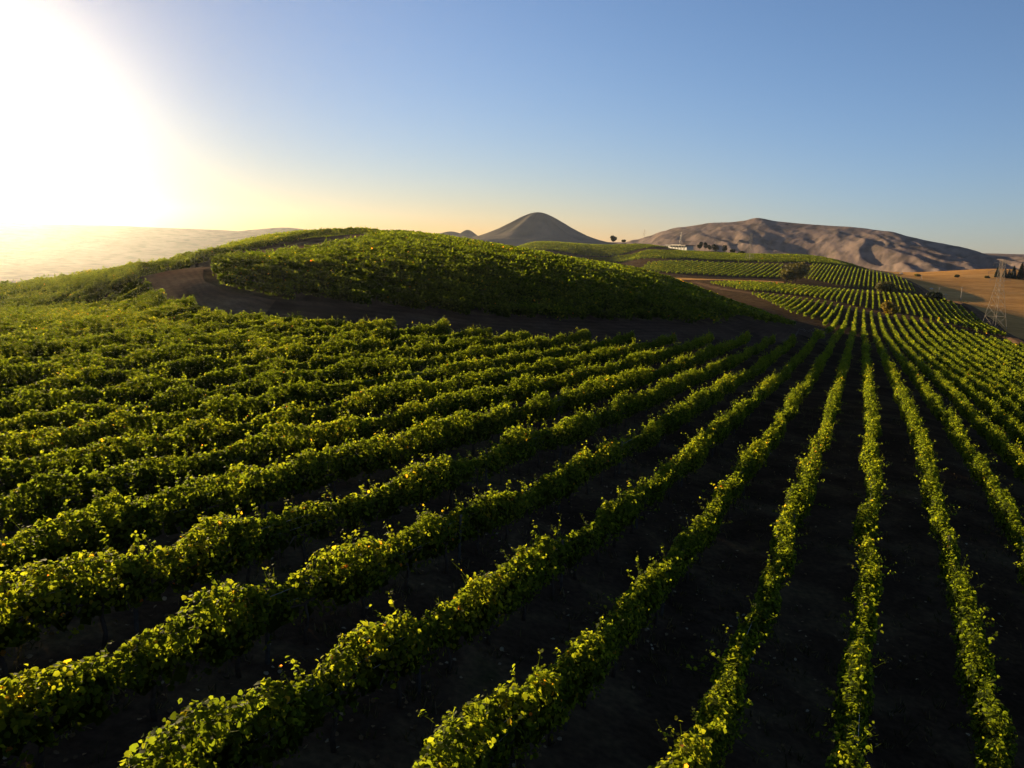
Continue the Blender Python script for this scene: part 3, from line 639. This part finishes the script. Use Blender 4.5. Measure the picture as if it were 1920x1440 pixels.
A_POLY = [(64.8, 723.7), (102.5, 789.6), (146.4, 770.0), (183.2, 818.5), (221.6, 817.3), (248.6, 764.7), (284.7, 756.4), (305.5, 734.0), (324.3, 723.5), (267.3, 645.8), (226.7, 662.9), (184.9, 689.7), (129.4, 686.1), (104.7, 728.7)]
block(A_POLY, 100., 6.5, 0.6, 'vine hedges on the far green rise', lambda k, i, n: f'{ordinal(k)} vine hedge up the bright green rise below the white building', order=-1, seed=7, width=1.1, top=1.7)
F_POLY = [(0, 760), (-3.7, 842.0), (18.3, 897.1), (82.4, 940.0), (138.3, 906.4), (163.9, 850.3), (110.5, 805.2), (60.7, 740.0), (16.2, 740)]
block(F_POLY, 95., 7.5, 0.6, 'vine hedges on the farthest rise', lambda k, i, n: f'{ordinal(k)} vine hedge up the dark rise in front of the cone-shaped hill', order=-1, seed=8, width=.9)
print('vine hedges', ROWS)

# ------------------------------------------------------------------ trees, bushes
def leaf_cloud(blobs, n, size, rs, hole=.0):
    """leaves spread through several lobes; blobs are (x, y, z, rx, rz)"""
    b = np.array(blobs); w = b[:, 3]**2*b[:, 4]; k = rs.choice(len(b), n, p=w/w.sum())
    d = rs.normal(0, 1, (n, 3)); d /= np.linalg.norm(d, axis=1, keepdims=True)
    r = rs.rand(n)**.38
    lump = vnoise(d[:, 0]*2.3+k*3.1, d[:, 1]*2.3+d[:, 2]*2.9)
    r = r*(.72+.5*lump)
    pos = b[k, :3]+d*r[:, None]*np.stack([b[k, 3], b[k, 3], b[k, 4]], 1)
    nrm = d*.6+rs.normal(0, .6, (n, 3))+np.array([0, 0, .2]); tip = rs.normal(0, 1, (n, 3))+np.array([0, 0, -.3])
    V, F = leaves_geo(pos, nrm, tip, size*(.6+.8*rs.rand(n)), False)
    tint = np.clip(.25+.5*lump+rs.normal(0, .15, n), 0, 1)
    return V, F, tint

def tree(name, x, y, h, w, mat, label, cat, n=1500, size=.45, seed=0, trunk_h=.28, group=None, lobes=9, squash=1.0, rz=0.):
    rs = np.random.RandomState(seed+77)
    root = empty(name, (x, y, float(ground_z(x, y))-.1), rz)
    c0 = h*trunk_h
    blobs = []
    for i in range(lobes):
        a = rs.rand()*6.28; r = w*.30*math.sqrt(rs.rand()); z = c0+(h-c0)*(.28+.5*rs.rand())
        rr = w*(.20+.12*rs.rand())
        blobs.append((math.cos(a)*r, math.sin(a)*r*squash, min(z, h-rr*.9), rr, min(rr*.95, (h-c0)*.42)))
    V, F, TT = leaf_cloud(blobs, n, size, rs)
    V[:, 2] = np.maximum(V[:, 2], .05)
    link_mesh('crown', np_mesh('crown', V, [F], mat, tint=TT), root)
    b = MB(); t = h*.035+.05
    b.tube([(0, 0, -.3), (.05*t, 0, c0*.6), (rs.normal(0, .1)*h*.1, rs.normal(0, .1)*h*.1, c0+(h-c0)*.5)], [t*1.3, t, t*.4], n=7)
    for q in blobs[:5]:
        b.tube([(0, 0, c0*.7), (q[0]*.5, q[1]*.5, (c0+q[2])*.5), (q[0], q[1], q[2])], [t*.55, t*.4, t*.15], n=5)
    b.build('trunk', M['bark'], root, smooth=True)
    tag(root, label, cat, group); return root

def conifer(x, y, h, w, label, seed=0, group=None, n=1400):
    rs = np.random.RandomState(seed+5)
    root = empty('conifer', (x, y, float(ground_z(x, y))-.1))
    z = h*(.08+.92*(1-np.sqrt(rs.rand(n)))); a = rs.rand(n)*6.283
    layer = .72+.28*np.abs(np.sin(z/h*26+seed))
    R_ = w/2*(1-z/h)**.8*layer*(.85+.3*vnoise(np.cos(a)*2+seed+5, np.sin(a)*2+z*.5)); r = R_*np.sqrt(rs.rand(n))*.4+R_*.6
    pos = np.stack([np.cos(a)*r, np.sin(a)*r, z-.12*r], 1)
    nrm = np.stack([np.cos(a)*.5, np.sin(a)*.5, np.full(n, .6)], 1)+rs.normal(0, .4, (n, 3)); tip = np.stack([np.cos(a), np.sin(a), np.full(n, -.4)], 1)
    V, F = leaves_geo(pos, nrm, tip, h*.045*(.7+.7*rs.rand(n)), False)
    link_mesh('crown', np_mesh('crown', V, [F], M['pine'], tint=rs.rand(n)), root)
    b = MB(); b.tube([(0, 0, -.3), (0, 0, h*.5), (0, 0, h*.97)], [h*.018+.06, h*.012+.03, .02], n=6); b.build('trunk', M['bark'], root, smooth=True)
    tag(root, label, 'tree', group); return root

def px(u, y):
    """plan position of photo column u at depth y on the far ground (roll taken near the horizon)"""
    d = FWD+(u-960)/FPX*RGT-(520-720)/FPX*UPV
    return d[0]*y/d[1], y
def hit(u, v, y0=150, y1=1300):
    ys = np.arange(y0, y1, 2.); d = FWD+(u-960)/FPX*RGT-(v-720)/FPX*UPV
    P = d[None]*(ys/d[1])[:, None]; g = ground_z(P[:, 0], P[:, 1])-H
    b = np.nonzero(P[:, 2] < g)[0]
    k = b[0] if len(b) else int(np.argmin(P[:, 2]-g))
    return P[k, 0], P[k, 1]
def span(pxs, y): return pxs/FPX*y

x, y = hit(1490, 528); tree('bush', x, y, span(36, y), span(52, y), M['tree'], 'large olive bush at the corner between the striped vine plots', 'bush', n=2600, size=span(2.4, y), seed=1, trunk_h=.10, lobes=14)
x, y = hit(1474, 530); tree('bush', x, y, span(22, y), span(26, y), M['tree'], 'smaller low bush against the left side of the large olive bush', 'bush', n=1100, size=span(2.2, y), seed=2, trunk_h=.1)
x, y = hit(1662, 553); tree('bush', x, y, span(26, y), span(36, y), M['tree'], 'round brownish bush among the vine rows in the middle distance', 'bush', n=2200, size=span(2.2, y), seed=3, trunk_h=.12, lobes=12)
x, y = hit(1668, 598); tree('autumn_tree', x, y, span(33, y), span(31, y), M['yellow'], 'yellow autumn tree at the far end of the near vineyard rows', 'tree', n=2000, size=span(2.3, y), seed=4, trunk_h=.15, lobes=12)
x, y = hit(1752, 566); tree('bush', x, y, span(20, y), span(34, y), M['pine'], 'dark rounded shrub at the edge of the golden field', 'bush', n=1800, size=span(2.2, y), seed=6, trunk_h=.08, lobes=12)
x, y = hit(1727, 562); tree('bush', x, y, span(9, y), span(30, y), M['pine'], 'low dark shrub left of the rounded one by the golden field', 'bush', n=1000, size=span(2., y), seed=7, trunk_h=.05, lobes=9)
x, y = hit(1806, 567); tree('bush', x, y, span(5, y), span(26, y), M['tree'], 'low dark streak of scrub lying out in the golden field', 'scrub', n=500, size=span(1.8, y), seed=8, trunk_h=.05)
for k, (u, v, hh, ww) in enumerate([(1720, 516, 6, 12), (1794, 518, 6, 9), (1850, 519, 5, 10)]):
    x, y = hit(u, v+3); tree('bush', x, y, span(hh, y), span(ww, y), M['tree'], ['leftmost small bush on the far edge of the golden field', 'middle small bush on the far edge of the golden field', 'small bush on the golden field edge nearest the conifers'][k], 'bush', n=300, size=span(1.8, y), seed=20+k, trunk_h=.1, group='small bushes on the field edge')
for k, (u, v, hh, ww, lab) in enumerate([(1869, 519, 20, 10, 'leftmost dark conifer of the group behind the pylon'), (1883, 519, 17, 9, 'second dark conifer from the left behind the pylon'), (1899, 521, 22, 12, 'broad dark conifer right of the pylon top'),
                                     (1913, 522, 28, 15, 'tallest dark conifer at the right edge of the picture'), (1891, 521, 16, 9, 'short dark conifer between two taller ones behind the pylon'), (1928, 524, 20, 16, 'dark conifer half out of the picture at the right edge')]):
    x, y = hit(u, v+2); conifer(x, y, span(hh, y)*1.1, span(ww, y)*1.15, lab, seed=k, group='conifers at the right edge')

# ------------------------------------------------------------------ the winery on the rise and the trees beside it
def building():
    yb = 872.; x0, _ = px(1272, yb); root = empty('long_building', (x0, yb, 0), R(-70))
    wid, dep, hh = span(66, yb), 8., span(4.8, yb)
    root.location.z = at(1272, 465.5, yb)[2]+H
    MBx = MB(); MBx.box(0, 0, hh/2-2.5, wid, dep, hh+5); MBx.build('wall', M['wall'], root)
    r = MB(); r.box(-.8, -.6, hh+.35, wid+3.5, dep+4.5, .7); r.box(-wid*.18, 1, hh+.95, wid*.5, dep*.6, .5); r.build('roof', M['roof'], root)
    for k in range(6):
        w = MB(); cx = -wid*.1+k*wid*.095; w.box(cx, -dep/2-.02, hh*.45, wid*.05, .12, hh*.62); f = w.build('window', M['dark'], root)
        fr = MB(); fr.box(cx, -dep/2-.1, hh*.45, .18, .12, hh*.62); fr.build('frame', M['wall'], f)
    for k in range(7):
        p = MB(); p.box(-wid*.47+k*wid*.155, -dep/2-2.2, hh/2-.6, .35, .35, hh+1.2); p.build('pillar', M['wall'], root)
    tag(root, 'long white flat-roofed building with dark openings on the distant rise', 'building')
building()
for k, (u, v, hh, ww, lab) in enumerate([(1308, 466, 11, 8, 'dark tree touching the right end of the white building'), (1318, 467, 13, 5, 'narrow upright tree, first right of the building clump'), (1326, 468, 9, 6, 'small dark tree between the narrow one and the round ones'),
                                     (1338, 470, 11, 12, 'larger round tree right of the white building'), (1354, 471, 10, 9, 'round tree third from the right of the treeline'), (1370, 473, 6, 9, 'low tree second from the right of the treeline'), (1388, 475, 5, 12, 'low spreading tree ending the treeline on the right')]):
    yy = 885.; x, _ = px(u, yy); o = tree('tree', x, yy, span(hh*1.15, yy), span(ww*1.3, yy), M['pine'], lab, 'tree', n=500, size=span(1.7, yy), seed=40+k, trunk_h=.02, group='trees beside the white building')
    o.location.z = at(u, v+.5, yy)[2]+H
for u, v, hh, ww, lab in [(1147, 453, 10, 11, 'dark lone tree on the skyline right of the cone-shaped hill'), (1166, 454, 4, 6, 'small tree just right of the lone skyline tree')]:
    yy = 930.; x, _ = px(u, yy); o = tree('tree', x, yy, span(hh*1.1, yy), span(ww*1.3, yy), M['pine'], lab, 'tree', n=600, size=span(1.7, yy), seed=u, trunk_h=.03); o.location.z = at(u, v, yy)[2]+H

# ------------------------------------------------------------------ pylons, poles, stones
def pylon(x, y, h, label, z=None, r=.10, rz=0., parts=True):
    root = empty('power_pylon', (x, y, float(ground_z(x, y)) if z is None else z), rz)
    def half(z): t = z/h; return (h*.115)*(1-t)+.55*t if t < .62 else h*.045*(1-(t-.62)/.38)+.30
    hb = h*.115; hw = lambda z: hb+(h*.038-hb)*min(z/(h*.62), 1) if z < h*.62 else h*.038+(h*.022-h*.038)*(z-h*.62)/(h*.38)
    zs = [0, h*.18, h*.33, h*.46, h*.55, h*.62, h*.70, h*.78, h*.86, h*.93, h]
    for sx in (-1, 1):
        for sy in (-1, 1):
            b = MB(); b.tube([(sx*hw(z_), sy*hw(z_), z_) for z_ in [-.4]+zs[1:]], r, n=4); b.build('leg', M['steel'], root)
    b = MB()
    for a, c in zip(zs[:-1], zs[1:]):
        wa, wc = hw(a), hw(c)
        for f in range(4):
            p = [(-1, -1), (1, -1), (1, 1), (-1, 1)]; (x1, y1), (x2, y2) = p[f], p[(f+1) % 4]
            b.tube([(x1*wa, y1*wa, a), (x2*wc, y2*wc, c)], r*.6, n=4); b.tube([(x2*wa, y2*wa, a), (x1*wc, y1*wc, c)], r*.6, n=4)
            b.tube([(x1*wc, y1*wc, c), (x2*wc, y2*wc, c)], r*.7, n=4)
    b.build('bracing', M['steel'], root)
    for zc, L in ((h*.70, h*.20), (h*.82, h*.25), (h*.94, h*.17)):
        b = MB()
        for s in (-1, 1):
            w = hw(zc)
            for sy in (-1, 1):
                b.tube([(s*w, sy*w, zc), (s*L, 0, zc+.1)], r*.7, n=4); b.tube([(s*w, sy*w, zc+h*.035), (s*L, 0, zc+.1)], r*.6, n=4)
            b.tube([(s*L, 0, zc+.1), (s*L, 0, zc-h*.035)], r*.9, n=5)
        b.build('crossarm', M['steel'], root)
    tag(root, label, 'pylon', 'lattice power pylons')
x, y = hit(1863, 616); pylon(x, y, span(128, y), 'tall lattice power pylon at the edge of the golden field, nearest the camera', r=.05, rz=R(20))
x, y = hit(1405, 489); pylon(x, y, span(50, y), 'lattice pylon standing on the green rise before the mountain', r=.10, rz=R(30))
for u, v, hh, yy, lab in [(1272, 462, 26, 1000, 'faint pylon behind the white building'), (1203, 455, 24, 1100, 'faint thin pylon on the skyline between lone tree and mountain')]:
    x, _ = px(u, yy); pylon(x, yy, span(hh, yy), lab, z=at(u, v, yy)[2]+H, r=.05, rz=R(10))

def pole(x, y, h, label):
    root = empty('utility_pole', (x, y, float(ground_z(x, y)))); b = MB(); b.tube([(0, 0, -.3), (0, 0, h*.5), (.02, 0, h)], [.17, .15, .12], n=7); b.build('pole', M['steel'], root)
    c = MB(); c.box(0, 0, h*.90, 2.0, .12, .14); c.tube([(-.9, 0, h*.90), (-.9, 0, h*.93)], .06, n=5); c.tube([(.9, 0, h*.90), (.9, 0, h*.93)], .06, n=5); c.build('crossarm', M['steel'], root)
    tag(root, label, 'utility pole', 'utility poles in the golden field')
for u, v, hh, lab in [(1801, 563, 25, 'tallest thin pole, in the middle of the golden field'), (1772, 565, 14, 'short thin pole by the dark rounded shrub'), (1760, 553, 14, 'thin pole left of the pole by the rounded shrub'), (1727, 527, 12, 'farthest thin pole, near the left tip of the golden field')]:
    x, y = hit(u, v); pole(x, y, span(hh, y), lab)

def stone(x, y, s, label):
    rs = np.random.RandomState(int(x)); bm_v = []; bm_f = []
    n, m = 10, 6
    for i in range(m+1):
        for j in range(n):
            a = j/n*2*math.pi; p = i/m*math.pi; r = s*(.8+.4*float(vnoise(math.cos(a)*1.7+x, math.sin(a)*1.7+p*1.3)))
            bm_v.append((r*math.sin(p)*math.cos(a)*1.3, r*math.sin(p)*math.sin(a), r*math.cos(p)*.7+.2*s))
    for i in range(m):
        for j in range(n): bm_f.append((i*n+j, (i+1)*n+j, (i+1)*n+(j+1) % n, i*n+(j+1) % n))
    b = MB(); b.add(bm_v, bm_f); o = b.build('pale_rock', M['rock']); o.location = (x, y, float(ground_z(x, y))+.2); tag(o, label, 'rock', 'pale rocks in the golden field')
for u, v, lab in [(1746, 543, 'pale rock out in the golden field'), (1690, 514, 'pale rock at the far left tip of the golden field')]:
    x, y = hit(u, v); stone(x, y, span(2.6, y), lab)

# ------------------------------------------------------------------ fallen leaves between the near rows
def litter():
    rs = np.random.RandomState(3); n = 5000
    r = 6+44*rs.rand(n)**1.3; a = R(-40)+R(80)*rs.rand(n)
    x, y = r*np.sin(a), r*np.cos(a); keep = fbm(x/2.5, y/2.5, 3)+rs.rand(n)*.3 > .52; x, y = x[keep], y[keep]; n = len(x)
    pos = np.stack([x, y, ground_z(x, y)+.04+.03*rs.rand(n)], 1)
    V, F = leaves_geo(pos, np.array([0, 0, 1.])+rs.normal(0, .35, (n, 3)), rs.normal(0, 1, (n, 3)), .06+.04*rs.rand(n), True)
    o = link_mesh('fallen_leaves', np_mesh('fallen_leaves', V, [F], M['dry_leaf'], tint=np.repeat(rs.rand(n), 2)))
    tag(o, 'dry fallen leaves scattered on the dark soil between rows', 'leaves', kind='stuff')
litter()

# ------------------------------------------------------------------ low dry weeds along the rows and on the headland
def weeds():
    rs = np.random.RandomState(9); n = 6500
    r = 7+60*rs.rand(n)**1.2; a = R(-42)+R(84)*rs.rand(n); x, y = r*np.sin(a), r*np.cos(a)
    keep = fbm(x/3.5+9, y/3.5, 3)+rs.rand(n)*.25 > .55; x, y = x[keep], y[keep]
    k = 6; m = len(x)*k; X = np.repeat(x, k)+rs.normal(0, .07, m); Y = np.repeat(y, k)+rs.normal(0, .07, m)
    h = .10+.16*rs.rand(m); dirn = rs.normal(0, .45, (m, 3))+np.array([0, 0, 1.]); dirn /= np.linalg.norm(dirn, axis=1, keepdims=True)
    side_ = np.cross(dirn, rs.normal(0, 1, (m, 3))); side_ /= np.linalg.norm(side_, axis=1, keepdims=True)
    B = np.stack([X, Y, ground_z(X, Y)-.01], 1); w = .010+.012*rs.rand(m)
    V = np.stack([B-side_*w[:, None], B+side_*w[:, None], B+dirn*h[:, None]+side_*w[:, None]*.3, B+dirn*h[:, None]-side_*w[:, None]*.3], 1).reshape(-1, 3)
    F = np.arange(m)[:, None]*4+np.arange(4)[None]
    o = link_mesh('weeds', np_mesh('weeds', V, [F], M['weeds'], tint=rs.rand(m))); tag(o, 'low dry weeds scattered on the soil between the vine rows', 'weeds', kind='stuff')
weeds()

# ------------------------------------------------------------------ the hazy air
def build_haze():
    m = bpy.data.materials.new('haze'); m.use_nodes = True; nt = m.node_tree; nt.nodes.clear()
    out = nt.nodes.new('ShaderNodeOutputMaterial'); pv = nt.nodes.new('ShaderNodeVolumePrincipled')
    pv.inputs['Color'].default_value = (.92, .93, .95, 1); pv.inputs['Density'].default_value = HAZE_DENSITY
    pv.inputs['Anisotropy'].default_value = .85
    nt.links.new(pv.outputs[0], out.inputs['Volume'])
    b = MB(); s = 2280.; z0, z1 = -72., 90.
    b.box(0, 0, (z0+z1)/2, 2*s, 2*s, z1-z0)
    tag(b.build('haze', m), kind='stuff')
HAZE_DENSITY = .000043
build_haze()
